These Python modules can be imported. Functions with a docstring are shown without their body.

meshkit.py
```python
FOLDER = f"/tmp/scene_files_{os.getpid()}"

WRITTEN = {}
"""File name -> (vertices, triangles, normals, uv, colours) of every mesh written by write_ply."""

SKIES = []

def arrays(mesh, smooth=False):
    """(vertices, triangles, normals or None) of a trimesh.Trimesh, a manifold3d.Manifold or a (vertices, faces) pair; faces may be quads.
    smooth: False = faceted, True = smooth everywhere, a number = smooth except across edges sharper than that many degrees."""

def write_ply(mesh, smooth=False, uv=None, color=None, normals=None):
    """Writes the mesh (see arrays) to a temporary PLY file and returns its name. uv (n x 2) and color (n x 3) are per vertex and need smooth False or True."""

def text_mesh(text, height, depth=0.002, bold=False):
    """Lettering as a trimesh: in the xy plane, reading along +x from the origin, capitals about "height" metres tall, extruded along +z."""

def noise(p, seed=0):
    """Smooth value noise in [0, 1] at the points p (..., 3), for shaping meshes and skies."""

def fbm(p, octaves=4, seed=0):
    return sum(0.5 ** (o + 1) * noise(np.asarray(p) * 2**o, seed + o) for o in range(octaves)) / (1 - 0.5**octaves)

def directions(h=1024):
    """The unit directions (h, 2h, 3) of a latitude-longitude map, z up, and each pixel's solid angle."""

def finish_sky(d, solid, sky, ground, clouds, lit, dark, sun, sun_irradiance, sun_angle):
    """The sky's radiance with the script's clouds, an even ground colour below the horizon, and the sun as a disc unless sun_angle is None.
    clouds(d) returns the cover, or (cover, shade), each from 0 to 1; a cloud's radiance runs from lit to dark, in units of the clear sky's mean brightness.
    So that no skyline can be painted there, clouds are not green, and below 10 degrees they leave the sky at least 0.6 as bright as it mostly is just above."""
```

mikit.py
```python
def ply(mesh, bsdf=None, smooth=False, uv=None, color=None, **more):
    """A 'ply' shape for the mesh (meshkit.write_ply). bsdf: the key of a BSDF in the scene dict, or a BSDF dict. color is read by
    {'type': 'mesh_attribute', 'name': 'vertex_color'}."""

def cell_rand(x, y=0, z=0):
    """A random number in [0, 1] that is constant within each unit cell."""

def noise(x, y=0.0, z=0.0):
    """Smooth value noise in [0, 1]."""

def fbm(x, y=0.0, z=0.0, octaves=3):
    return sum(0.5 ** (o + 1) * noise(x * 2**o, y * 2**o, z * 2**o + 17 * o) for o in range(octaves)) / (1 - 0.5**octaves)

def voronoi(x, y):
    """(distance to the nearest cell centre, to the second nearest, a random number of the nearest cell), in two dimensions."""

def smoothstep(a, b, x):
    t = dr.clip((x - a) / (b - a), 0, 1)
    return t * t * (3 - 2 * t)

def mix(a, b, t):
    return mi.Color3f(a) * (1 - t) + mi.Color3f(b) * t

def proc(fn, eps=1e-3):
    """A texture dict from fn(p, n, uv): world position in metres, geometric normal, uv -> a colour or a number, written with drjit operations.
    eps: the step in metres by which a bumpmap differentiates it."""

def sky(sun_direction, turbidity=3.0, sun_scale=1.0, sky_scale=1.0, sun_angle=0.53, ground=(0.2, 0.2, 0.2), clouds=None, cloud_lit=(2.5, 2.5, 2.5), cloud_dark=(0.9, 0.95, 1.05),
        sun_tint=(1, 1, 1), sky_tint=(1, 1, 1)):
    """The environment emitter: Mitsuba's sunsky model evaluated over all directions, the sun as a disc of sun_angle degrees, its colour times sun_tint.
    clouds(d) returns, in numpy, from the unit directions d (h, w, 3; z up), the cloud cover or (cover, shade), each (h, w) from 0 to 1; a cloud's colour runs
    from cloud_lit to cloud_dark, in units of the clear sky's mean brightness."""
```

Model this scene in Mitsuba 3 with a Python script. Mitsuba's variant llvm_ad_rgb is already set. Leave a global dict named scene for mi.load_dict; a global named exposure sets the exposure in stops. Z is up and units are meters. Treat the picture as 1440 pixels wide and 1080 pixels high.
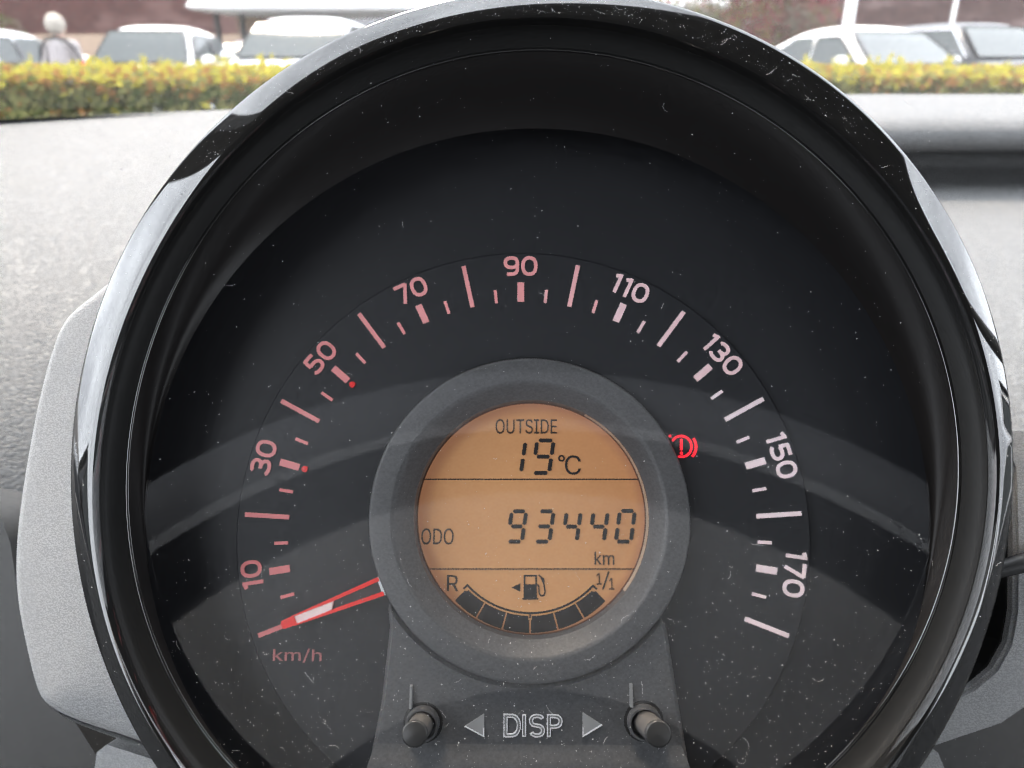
import math, random
import numpy as np, trimesh, drjit as dr, mitsuba as mi, mikit, meshkit
from mikit import noise, fbm, smoothstep, mix, proc
from shapely.geometry import Polygon, LineString, Point, box as sbox
from shapely import affinity, union_all

scene, labels = {}, {}
R_ = np.random.default_rng(7)
random.seed(7)

# ------------------------------------------------------------------ camera, sky, exposure
PITCH = math.radians(23.0)
RIGHT = np.array([1.0, 0, 0]); FWD = np.array([0, math.cos(PITCH), -math.sin(PITCH)]); UP = np.array([0, math.sin(PITCH), math.cos(PITCH)])
exposure = 4.1
scene['camera'] = {'type': 'thinlens', 'fov': 67.23, 'fov_axis': 'x', 'aperture_radius': 0.00055, 'focus_distance': 0.150,
                   'near_clip': 0.01, 'far_clip': 500.0,
                   'to_world': mi.ScalarTransform4f().look_at(origin=[0, 0, 0], target=FWD.tolist(), up=[0, 0, 1])}
scene['sky'] = mikit.sky((-0.25, 0.35, 0.9), turbidity=4, sun_scale=0.25, sun_angle=14, clouds=lambda d: (1.0, np.clip(2.2 * (meshkit.fbm(d * 3.1 + 5, 4) - 0.38), 0, 0.75)),
                         cloud_lit=(2.45, 2.58, 2.74), ground=(0.25, 0.25, 0.25))
GROUND = -1.06            # the eye is the origin; the road lies this far below it

# ------------------------------------------------------------------ materials
def pr(name, col, rough=0.5, **k):
    d = {'type': 'principled', 'roughness': rough, **k}
    d['base_color'] = col if isinstance(col, dict) else {'type': 'rgb', 'value': list(col) if not np.isscalar(col) else [col] * 3}
    scene[name] = {'type': 'twosided', 'bsdf': d}
    return name

def bumped(name, col, rough, fn, scale, eps, **k):
    d = {'type': 'principled', 'roughness': rough, **k}
    d['base_color'] = col if isinstance(col, dict) else {'type': 'rgb', 'value': list(col) if not np.isscalar(col) else [col] * 3}
    scene[name] = {'type': 'twosided', 'bsdf': {'type': 'bumpmap', 'arbitrary': proc(fn, eps), 'scale': scale, 'bsdf': d}}
    return name

def leather(p, n, uv):          # pebbled grain of the dashboard skin, cells of about 1.5 mm
    q = p * 620.0
    w = noise(q.x * 0.5, q.y * 0.5, q.z * 0.5) * 1.6
    a = dr.abs(noise(q.x + w, q.y - w, q.z + w) - 0.5) * 2
    b = dr.abs(noise(q.x * 1.9 + 31, q.y * 1.9, q.z * 1.9 + w) - 0.5) * 2
    return smoothstep(0.0, 0.35, a) * 0.7 + smoothstep(0.0, 0.4, b) * 0.3

def fine_grain(p, n, uv):       # spark-eroded mould texture, about 0.4 mm
    q = p * 2300.0
    return noise(q.x, q.y, q.z) * 0.6 + noise(q.x * 2.1 + 9, q.y * 2.1, q.z * 2.1) * 0.4

def pod_grain(p, n, uv):
    q = p * 3300.0
    w = noise(q.x * 0.5 + 3, q.y * 0.5, q.z * 0.5) * 1.5
    return smoothstep(0.0, 0.5, dr.abs(noise(q.x + w, q.y, q.z - w) - 0.5) * 2)

def brick_col(p, n, uv):
    row = dr.floor(p.z / 0.075)
    u = (p.x + p.y * 0.3) / 0.225 + 0.5 * (row - 2 * dr.floor(row / 2))
    fx, fz = u - dr.floor(u), p.z / 0.075 - row
    mortar = dr.maximum(smoothstep(0.95, 0.98, fx), smoothstep(0.86, 0.92, fz))
    r = mikit.cell_rand(dr.floor(u), row, 5)
    c = mix((0.042, 0.010, 0.008), (0.075, 0.022, 0.017), r)
    c = mix(c, (0.15, 0.08, 0.07), smoothstep(0.55, 0.8, fbm(p.x * 0.8, p.z * 1.7, p.y)) * 0.6)
    return mix(c, (0.12, 0.085, 0.075), mortar * 0.6)

def dark_brick_col(p, n, uv):
    row = dr.floor(p.z / 0.075)
    u = p.x / 0.225 + 0.5 * (row - 2 * dr.floor(row / 2))
    fx, fz = u - dr.floor(u), p.z / 0.075 - row
    mortar = dr.maximum(smoothstep(0.95, 0.98, fx), smoothstep(0.86, 0.92, fz))
    c = mix((0.042, 0.019, 0.017), (0.078, 0.038, 0.033), mikit.cell_rand(dr.floor(u), row, 8))
    c = mix(c, (0.20, 0.14, 0.13), smoothstep(0.5, 0.85, fbm(p.x * 1.1, p.z * 2.3, p.y)) * 0.6)
    return mix(c, (0.17, 0.13, 0.12), mortar * 0.5)

def asphalt_col(p, n, uv):
    return mix((0.045, 0.045, 0.047), (0.085, 0.083, 0.08), fbm(p.x * 1.3, p.y * 1.3, 0) * 0.6 + noise(p.x * 40, p.y * 40) * 0.4)

def lcd_col(p, n, uv):
    g = noise(p.x * 2600, p.y * 2600, p.z * 2600) * 0.12 + fbm(p.x * 60, p.y * 60, p.z * 60) * 0.16
    c = mix((0.335, 0.160, 0.066), (0.385, 0.205, 0.094), g * 3)
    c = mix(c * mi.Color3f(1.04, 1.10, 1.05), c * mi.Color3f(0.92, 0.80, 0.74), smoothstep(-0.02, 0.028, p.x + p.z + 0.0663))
    d = p - mi.Point3f(*LCD_C); r = dr.norm(d)          # shade of the recess painted reddish dark along the rim
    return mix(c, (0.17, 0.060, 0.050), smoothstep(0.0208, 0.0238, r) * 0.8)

def speck(c, fn, lo, hi):
    def f(p, n, uv): return mi.Color3f(*c) * (lo + (hi - lo) * fn(p, n, uv))
    return f
bumped('dash_skin', proc(speck((.128, .130, .132), leather, .70, 1.14)), 0.55, leather, 0.00055, 0.0003)
bumped('pod_plastic', proc(speck((.315, .318, .32), pod_grain, .76, 1.10)), 0.45, pod_grain, 0.00010, 0.0001)
bumped('hub_plastic', proc(speck((.068, .0695, .073), fine_grain, .76, 1.28)), 0.5, fine_grain, 0.00006, 0.0001)
bumped('dial_black', (0.0105, 0.0115, 0.0145), 0.55, fine_grain, 0.00002, 0.0001)
pr('gloss_black', 0.007, 0.03, eta=1.95)
pr('wall_black', (0.0098, 0.0090, 0.0090), 0.30, specular=0.12)
pr('lip_black', 0.009, 0.40, specular=0.14)
pr('black_plastic', 0.016, 0.45)
pr('dark_trim', 0.018, 0.5)
pr('lcd_ink', (0.018, 0.016, 0.016), 0.4)
pr('lcd_ink_soft', (0.045, 0.030, 0.022), 0.4)
pr('lcd_rim', (0.10, 0.05, 0.035), 0.4)
pr('lcd_lit_edge', (0.30, 0.27, 0.22), 0.25)
pr('needle_red', (0.75, 0.025, 0.02), 0.3)
pr('needle_white', (0.80, 0.62, 0.60), 0.35)
pr('needle_dark', (0.05, 0.045, 0.045), 0.25)
pr('print_dim', (0.40, 0.14, 0.14), 0.5)
pr('mark_red', (0.75, 0.03, 0.03), 0.4)
pr('emboss_edge', (0.62, 0.63, 0.65), 0.35)  # pale tone stands in for light caught on raised lettering and arrow edges
pr('emboss_face', (0.17, 0.175, 0.18), 0.4)
pr('button_cap', 0.03, 0.25)
pr('arrow_face', (0.27, 0.275, 0.28), 0.4)
pr('button_metal', (0.055, 0.052, 0.05), 0.3)
pr('dust_white', 0.42, 0.8)
pr('seat_cloth', (0.32, 0.32, 0.33), 0.9)
pr('seat_light', (0.5, 0.5, 0.5), 0.9)
pr('headliner', (0.78, 0.78, 0.77), 0.9)
pr('headliner_dark', (0.026, 0.027, 0.031), 0.9)
pr('door_card', 0.30, 0.7)
pr('cabin_dark', 0.03, 0.7)
pr('rim_lit_grey', (0.125, 0.125, 0.13), 0.6)
pr('seam_highlight', 0.42, 0.5)
pr('wheel_black', 0.02, 0.5)
pr('silver_trim', (0.75, 0.75, 0.76), 0.3, metallic=1.0)
pr('car_white', (0.62, 0.62, 0.62), 0.3, clearcoat=1.0)
pr('car_silver', (0.50, 0.51, 0.53), 0.3, clearcoat=1.0, metallic=0.3)
pr('car_dark', (0.030, 0.032, 0.038), 0.25, clearcoat=1.0)
pr('car_glass', (0.035, 0.042, 0.042), 0.06, specular=0.6)
pr('rubber', 0.02, 0.8)
pr('lamp_clear', (0.7, 0.72, 0.74), 0.1)
pr('tail_red', (0.55, 0.03, 0.02), 0.2)
pr('white_paint', (0.82, 0.82, 0.81), 0.5)
pr('tan_stone', (0.36, 0.26, 0.19), 0.8)
pr('grey_paint', (0.30, 0.30, 0.31), 0.6)
pr('skin', (0.50, 0.32, 0.25), 0.6)
pr('hair_white', (0.34, 0.31, 0.27), 0.8)
pr('shirt_pale', (0.30, 0.275, 0.275), 0.85)
pr('trousers', (0.06, 0.06, 0.08), 0.85)
pr('bag_red', (0.50, 0.05, 0.03), 0.7)
pr('brick_red', proc(brick_col), 0.9)
pr('brick_dark', proc(dark_brick_col), 0.9)
pr('asphalt', proc(asphalt_col), 0.9)
pr('bark', (0.10, 0.07, 0.05), 0.9)
scene['glass'] = {'type': 'thindielectric', 'int_ior': 1.5}
scene['lens_clear'] = {'type': 'thindielectric', 'int_ior': 1.49}
def leaf(name, c):
    scene[name] = {'type': 'principledthin', 'base_color': {'type': 'rgb', 'value': list(c)}, 'roughness': 0.5, 'diff_trans': 0.7}
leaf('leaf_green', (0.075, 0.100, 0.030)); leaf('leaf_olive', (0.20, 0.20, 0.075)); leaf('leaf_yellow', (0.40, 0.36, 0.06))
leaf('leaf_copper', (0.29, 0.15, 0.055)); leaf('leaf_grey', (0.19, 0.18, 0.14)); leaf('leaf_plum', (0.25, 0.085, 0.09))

# ------------------------------------------------------------------ helpers
def add(key, mesh, bsdf, smooth=False, **k):
    base, n = key, 0
    while key in scene:
        n += 1; key = f'{base}_{n:03d}'
    scene[key] = mikit.ply(mesh, bsdf, smooth, **k)
    return key

def tag(key, label, category=None, group=None, kind=None):
    labels[key] = {'label': label}
    if category: labels[key]['category'] = category
    if group: labels[key]['group'] = group
    if kind: labels[key]['kind'] = kind

def cat(ms): return trimesh.util.concatenate(ms)

def box(lo, hi):
    lo, hi = np.array(lo, float), np.array(hi, float)
    m = trimesh.creation.box(hi - lo); m.apply_translation((lo + hi) / 2)
    return m

def loft(rows, closed=True, cap0=False, cap1=False):
    rows = [np.asarray(r, float) for r in rows]
    n = len(rows[0]); v = np.vstack(rows); f = []
    for i in range(len(rows) - 1):
        for j in range(n if closed else n - 1):
            a, b = i * n + j, i * n + (j + 1) % n
            f += [[a, b, b + n], [a, b + n, a + n]]
    for on, i in ((cap0, 0), (cap1, len(rows) - 1)):
        if on:
            c = len(v); v = np.vstack([v, rows[i].mean(0)])
            for j in range(n):
                a, b = i * n + j, i * n + (j + 1) % n
                f.append([a, c, b] if i == 0 else [a, b, c])
    return trimesh.Trimesh(v, f, process=False)

def tube(pts, r, sides=6, caps=True):
    p = np.asarray(pts, float); t = np.gradient(p, axis=0); t /= np.linalg.norm(t, axis=1, keepdims=True) + 1e-12
    a = np.cross(t, [0.31, 0.2, 0.93]); a /= np.linalg.norm(a, axis=1, keepdims=True) + 1e-12
    b = np.cross(t, a); ang = np.arange(sides) * 2 * np.pi / sides
    rr = np.broadcast_to(r, (len(p),))
    rows = [p[i] + rr[i] * (np.cos(ang)[:, None] * a[i] + np.sin(ang)[:, None] * b[i]) for i in range(len(p))]
    return loft(rows, True, caps, caps)

def hull(pts): return trimesh.convex.convex_hull(np.asarray(pts, float))

def prism(poly, z0, z1):
    gs = getattr(poly, 'geoms', [poly])
    ms = []
    for g in gs:
        m = trimesh.creation.extrude_polygon(g, z1 - z0, engine='earcut'); m.apply_translation([0, 0, z0]); ms.append(m)
    return cat(ms)

# ------------------------------------------------------------------ the dial's own frame: u right, v up, h towards the driver; 1 = 56.5 mm
S = 0.0565
AX, AY = math.radians(7.44479), math.radians(-0.91349)
_c = lambda v: v[0] * RIGHT + v[1] * UP + v[2] * FWD
_ex = np.array([math.cos(AY), 0, math.sin(AY)])
_ey = np.array([0, math.cos(AX), math.sin(AX)]); _ey = _ey - _ex * (_ex @ _ey); _ey /= np.linalg.norm(_ey)
EX, EY = _c(_ex), _c(_ey); EN = np.cross(EX, EY)
C0 = _c(np.array([0.03492, -0.52693, 2.75930])) * S
def D(q):
    q = np.asarray(q, float)
    return C0 + S * (q[..., :1] * EX + q[..., 1:2] * EY + q[..., 2:3] * EN)
def dial(m):
    return trimesh.Trimesh(D(m.vertices), m.faces, process=False)
# photograph measurements (pixels of 1440 x 1080, taken at height h over the dial plate) -> u, v
_M = np.array([RIGHT, UP, FWD])
def uv_of(px, py, h=0.0):
    d = (px - 720) / 1083.0 * RIGHT + (540 - py) / 1083.0 * UP + FWD
    P0 = C0 + EN * h * S
    P = d * (P0 @ EN) / (d @ EN) - C0
    return np.array([P @ EX, P @ EY]) / S
IC = 'instrument_cluster'
def part(name, m, bsdf, smooth=False, **k): return add(f'{IC}__{name}', dial(m), bsdf, smooth, **k)

def radial(a, c, th, scale=1.0):
    r = a[0] + sum(a[2 * k - 1] * np.cos(k * th) + a[2 * k] * np.sin(k * th) for k in range(1, len(a) // 2 + 1))
    return np.c_[c[0] + scale * r * np.cos(th), c[1] + scale * r * np.sin(th)]
CEN = np.array([0.055, 0.34])
TH = np.linspace(0, 2 * np.pi, 361)[:-1]
A_OUT = [1.5937, 0.0007, -0.0282, -0.0378, 0.0136, -0.0022, 0.0139]
A_RID = [1.4602, -0.0013, -0.0383, -0.0073, 0.0169, 0.0106, -0.0076]
q_out, q_rid = radial(A_OUT, CEN, TH), radial(A_RID, CEN, TH)
q_dial = np.c_[0.045 + 1.407 * np.cos(TH), 0.1146 + 1.407 * np.sin(TH)]
def row(q, h): return np.c_[q, np.full(len(q), h) if np.isscalar(h) else h]
def lerp(a, b, t): return a * (1 - t) + b * t
def sc(q, s): return CEN + (q - CEN) * s

# ------------------------------------------------------------------ the setting: road, sky is the emitter
add('parking_ground', box([-120, 1.2, GROUND - 0.2], [120, 120, GROUND]), 'asphalt'); labels['parking_ground'] = {'kind': 'structure', 'label': 'grey asphalt of the car park beyond the hedge'}
add('road_surface', box([-120, -120, GROUND - 0.2], [120, 1.196, GROUND - 0.004]), 'asphalt'); labels['road_surface'] = {'kind': 'structure', 'label': 'grey asphalt under and behind the car'}

# ------------------------------------------------------------------ the car's cabin round the camera
CC = 'car_cabin'
def yb(x): return 0.82 - 0.085 * (abs(x - 0.35) / 0.65) ** 6.0
def zb(x): return -0.0495 + 0.0115 * smooth01((x + 0.35) / 0.75)
def smooth01(t): t = np.clip(t, 0, 1); return t * t * (3 - 2 * t)
XS = np.linspace(-0.43, 1.13, 79)
def top_pt(x): return np.array([0.35 + (x - 0.35) * 0.83, 0.17 - 0.05 * ((x - 0.35) / 0.8) ** 2, 0.37])
rows = []
for t in np.linspace(0, 1, 13):
    r = []
    for x in XS:
        b = np.array([x, yb(x), zb(x)]); p = lerp(b, top_pt(x), t); p = p + np.array([0, 0.35, 0.6]) * 0.10 * t * (1 - t)
        r.append(p)
    rows.append(r)
add(f'{CC}__windscreen', loft(rows, closed=False), 'glass', True)
labels[f'{CC}__windscreen'] = {'label': 'slightly hazy windscreen seen over the dashboard'}
# black frit band with its dotted edge along the foot of the windscreen
fx = np.linspace(-0.43, -0.06, 420)
lo_, hi_ = [], []
for i, x in enumerate(fx):
    b = np.array([x, yb(x), zb(x)]); d = top_pt(x) - b; d /= np.linalg.norm(d); nrm = np.array([0, -0.5, -0.8]) * 0.004
    hgt = 0.0125 * (1 - smooth01((x + 0.46) / 0.40)) + 0.002 + (0.0012 if i % 2 else 0.0)
    lo_.append(b + nrm - d * 0.01); hi_.append(b + nrm + d * hgt)
add(f'{CC}__windscreen__frit_band', loft([lo_, hi_], closed=False), 'black_plastic')
add(f'{CC}__roof', box([-0.38, -0.78, 0.372], [1.08, 0.15, 0.40]), 'headliner_dark')
scene['added_glow_sheet'] = {'type': 'principledthin', 'base_color': {'type': 'rgb', 'value': [.78, .78, .78]}, 'roughness': 0.8, 'diff_trans': 0.10}  # added translucent rear roof, lets sky through to brighten the lens reflection
add(f'{CC}__added_glow_roof', trimesh.Trimesh([[-0.46, -2.3, 0.376], [1.16, -2.3, 0.376], [1.16, -0.78, 0.376], [-0.46, -0.78, 0.376]], [[0, 1, 2], [0, 2, 3]], process=False), 'added_glow_sheet')
add(f'{CC}__header_rail', tube([top_pt(x) + np.array([0, -0.02, 0.012]) for x in XS[::6]], 0.025, 8), 'headliner_dark')
for s, xb, xt in ((0, -0.46, -0.315), (1, 1.16, 1.015)):
    add(f'{CC}__pillar', tube([[xb, 0.66, -0.12], [xb, 0.62, -0.05], [(xb + xt) / 2, 0.34, 0.18], [xt, 0.1, 0.37]], 0.035, 8), 'dark_trim')
    add(f'{CC}__pillar', hull([[xb, y, -0.12] for y in (-0.42, -0.56)] + [[xt, y, 0.38] for y in (-0.44, -0.54)] + [[xb + 0.03 - 0.06 * s, y, -0.12] for y in (-0.42, -0.56)] + [[xt + 0.03 - 0.06 * s, y, 0.38] for y in (-0.44, -0.54)]), 'headliner')
    add(f'{CC}__pillar', hull([[xb, y, -0.12] for y in (-1.6, -2.3)] + [[xt, y, 0.38] for y in (-1.7, -2.2)] + [[xb + 0.03 - 0.06 * s, y, -0.12] for y in (-1.6, -2.3)] + [[xt + 0.03 - 0.06 * s, y, 0.38] for y in (-1.7, -2.2)]), 'headliner')
    add(f'{CC}__door_panel', box([min(xb, xb - 0.03 + 0.06 * s), -2.3, GROUND + 0.3], [max(xb, xb - 0.03 + 0.06 * s), 0.70, -0.10]), 'door_card')
add(f'{CC}__floor', box([-0.46, -2.3, GROUND + 0.22], [1.16, 0.7, GROUND + 0.26]), 'cabin_dark')
add(f'{CC}__firewall', box([-0.46, 0.70, GROUND + 0.2], [1.16, 0.74, -0.22]), 'cabin_dark')
add(f'{CC}__tailgate', box([-0.46, -2.34, GROUND + 0.3], [1.16, -2.30, -0.02]), 'dark_trim')
tag(CC, 'grey lined small car cabin with the windscreen seen over the dashboard', 'car')

# dashboard: one moulded skin, a deep shelf with an overhanging lip on the passenger side
PL = [(0, .004), (-.10, -.008), (-.22, -.022), (-.32, -.036), (-.40, -.055), (-.455, -.085), (-.492, -.122), (-.508, -.165), (-.506, -.23), (-.485, -.32), (-.45, -.5)]
PRt = [(0, .004), (-.14, -.002), (-.175, -.006), (-.19, -.012), (-.193, -.026), (-.18, -.032), (-.11, -.038), (-.105, -.055), (-.21, -.066), (-.34, -.078), (-.46, -.100), (-.53, -.130), (-.57, -.19), (-.585, -.28), (-.58, -.5)]
def resample(P, n):
    P = np.array(P, float); s = np.r_[0, np.cumsum(np.linalg.norm(np.diff(P, axis=0), axis=1))]
    return P, s
def smoothline(P, n, it=2):
    P = np.array(P, float)
    for _ in range(it):
        Q = np.empty((2 * len(P) - 2, 2)); Q[0::2] = 0.75 * P[:-1] + 0.25 * P[1:]; Q[1::2] = 0.25 * P[:-1] + 0.75 * P[1:]
        P = np.vstack([P[:1], Q, P[-1:]])
    s = np.r_[0, np.cumsum(np.linalg.norm(np.diff(P, axis=0), axis=1))]; t = np.linspace(0, s[-1], n)
    return np.c_[np.interp(t, s, P[:, 0]), np.interp(t, s, P[:, 1])]
NPF = 110
profL, profR = smoothline(PL, NPF, 3), smoothline(PRt, NPF, 2)
rows = []
for x in np.linspace(-0.455, 1.155, 140):
    k = smooth01((x + 0.12) / 0.30)
    pf = lerp(profL, profR, k); base_z = lerp(-0.0495, -0.038, smooth01((x + 0.35) / 0.75)) ; yy = yb(x)
    rows.append(np.c_[np.full(NPF, x), yy + pf[:, 0] + (yy - 0.82) * 0, base_z + pf[:, 1] * 1.0])
add('dashboard', loft(rows, closed=False), 'dash_skin', 40)
tag('dashboard', 'pale grey grained dashboard with a recessed shelf on the right behind the round gauge', 'dashboard')

# ------------------------------------------------------------------ instrument cluster
tag(IC, 'round speedometer with glossy black bezel, orange display and grey side lobe', 'speedometer')
# bezel: skirt, outer edge, convex glossy face, ridge
prof = [(1.0, 0.0, -1.6, 1.0), (1.0, 0, -0.4, 1.0)]
DROP = 0.030 + 0.085 * np.exp(-((np.degrees(TH) - 160) / 25) ** 2) + 0.070 * np.exp(-((np.degrees(TH) - 19) / 14) ** 2)
q_out = np.array([0.009, 0.165]) + (q_out - [0.009, 0.165]) * ((2.8045 - (0.30 - DROP)) / (2.8045 - 0.24))[:, None]
def bez(t, i=slice(None)): return 0.326 - DROP[i] * (1 - t) ** 1.25 - 0.045 * max(0.0, 1 - t / 0.14) ** 1.8
rows = [row(sc(q_out, 0.995), -2.2), row(sc(q_out, 0.998), -0.6), row(sc(q_out, 1.000), 0.02), row(sc(q_out, 1.0003), bez(0) - 0.03)]
for t in [0, .008, .02, .04, .07, .11] + list(np.linspace(0.16, 1, 14)):
    rows.append(row(lerp(q_out, q_rid, t), bez(t)))
rows += [row(sc(q_rid, 0.994), 0.326), row(sc(q_rid, 0.990), 0.312), row(sc(q_rid, 0.988), 0.292)]
part('bezel_ring', loft(rows[::1]), 'gloss_black', 40)
# inner lip: two soft steps, then the shroud wall down to the dial plate
rows = [row(sc(q_rid, lerp(0.9878, 0.945, t)), 0.292 - 0.052 * t ** .6) for t in np.linspace(0, 1, 12)]
part('inner_lip', loft(rows), 'lip_black', 50)
def lens_h(q):
    q = np.asarray(q); du, dv = q[..., 0] - 0.05, q[..., 1] - 0.3
    return 0.090 + math.tan(math.radians(3.0)) * dv + (du ** 2 + dv ** 2) / (2 * 10.0)
EYE = np.array([0.009, 0.165, 2.8045])
q_lens = q_dial.copy()
for _ in range(12): q_lens = EYE[:2] + (q_dial - EYE[:2]) * (1 - lens_h(q_lens) / EYE[2])[:, None]
q_in = sc(q_rid, 0.945)
part('inner_bead', loft([row(sc(q_rid, 0.9465 + .0045 * math.cos(a)), 0.242 + .0045 * math.sin(a)) for a in np.radians(np.arange(0, 361, 30))]), 'gloss_black', True)
rows = []
for t in np.linspace(0, 1, 16):
    rows.append(np.c_[lerp(q_in, q_lens, t), lerp(np.full(360, 0.238), lens_h(q_lens) - 0.004, t ** 0.7) - 0.02 * math.sin(math.pi * t)])
part('shroud_wall', loft(rows), 'wall_black', 40)
# the dial: an outer ring plate and a slightly proud centre disc
def disc(c, r, h, n=180): return loft([row(np.c_[c[0] + r * np.cos(t_), c[1] + r * np.sin(t_)], h) for t_ in [np.linspace(0, 2 * np.pi, n + 1)[:-1]]] + [row(np.tile([c], (n, 1)), h)])
def ringm(c, prof, n=240):
    t_ = np.linspace(0, 2 * np.pi, n + 1)[:-1]
    return loft([row(np.c_[cc[0] + r * np.cos(t_), cc[1] + r * np.sin(t_)], h) for cc, r, h in [(c if len(p) == 2 else p[2], p[0], p[1]) for p in prof]])
part('outer_dial', loft([row(q_dial * 1.0 + (q_dial - [0.045, 0.1146]) * 0.03, -0.022), row(np.c_[0.9 * np.cos(TH), 0.9 * np.sin(TH)], -0.022)]), 'dial_black')
part('dial_plate', ringm((0, 0), [(1.028, -0.03), (1.028, -0.004), (1.024, 0.0), (0.5, 0.0)]), 'dial_black', 30)

# tick marks, every 5 km/h from 0 to 180
A0 = math.radians(90) + 0.004582
STEP = 0.02156963
def ang(v): return A0 - (v - 90) * STEP
def tint(v):
    # colour of the scale marks runs from coral at the slow end to pale pink at the fast end
    a, b, c = np.array([0.66, 0.19, 0.19]), np.array([0.82, 0.36, 0.36]), np.array([0.90, 0.73, 0.75])
    return lerp(a, b, v / 90) if v <= 90 else lerp(b, c, min(1, (v - 90) / 45))
for i in range(10): pr(f'print_{i}', tint(i * 20).tolist(), 0.5)
def printed(v): return f'print_{int(round(v / 20))}'
def rot(poly, a): return affinity.rotate(poly, a, origin=(0, 0), use_radians=True)
for v in range(0, 181, 5):
    if v % 20 == 0: r0, r1, w = 0.839, 1.0, 0.0165
    elif v % 10 == 0: r0, r1, w = 0.839, 0.9126, 0.0255
    else: r0, r1, w = 0.839, 0.889, 0.0115
    part('tick_mark', prism(rot(sbox(r0, -w / 2, r1, w / 2), ang(v)), 0.001, 0.005), printed(v))
# numerals drawn as strokes
def se(cx, cy, rx, ry, a0, a1, n=28, e=2.35):
    t_ = np.radians(np.linspace(a0, a1, n)); c, s = np.cos(t_), np.sin(t_)
    return np.c_[cx + rx * np.sign(c) * abs(c) ** (2 / e), cy + ry * np.sign(s) * abs(s) ** (2 / e)].tolist()
GL = {
 '0': (0.80, [se(.40, .5, .315, .41, 0, 360, 48)]),
 '1': (0.46, [[(.30, 0), (.30, .985)], [(.335, .91), (.06, .91 - .10)]]),
 '3': (0.74, [se(.33, .70, .27, .205, 155, -88), [(.24, .497), (.36, .497)], se(.33, .29, .315, .205, 88, -155)]),
 '5': (0.76, [[(.64, .905), (.145, .905), (.125, .50)] , se(.35, .325, .315, .235, 128, -150)]),
 '7': (0.72, [[(.03, .905), (.66, .905)], [(.65, .93), (.27, 0)]]),
 '9': (0.78, [se(.38, .67, .29, .24, 0, 360, 40), [(.67, .68), (.67, .36)] + se(.38, .36, .29, .265, 0, -92, 14)[1:] + [(.16, .09)]]),
}
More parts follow.
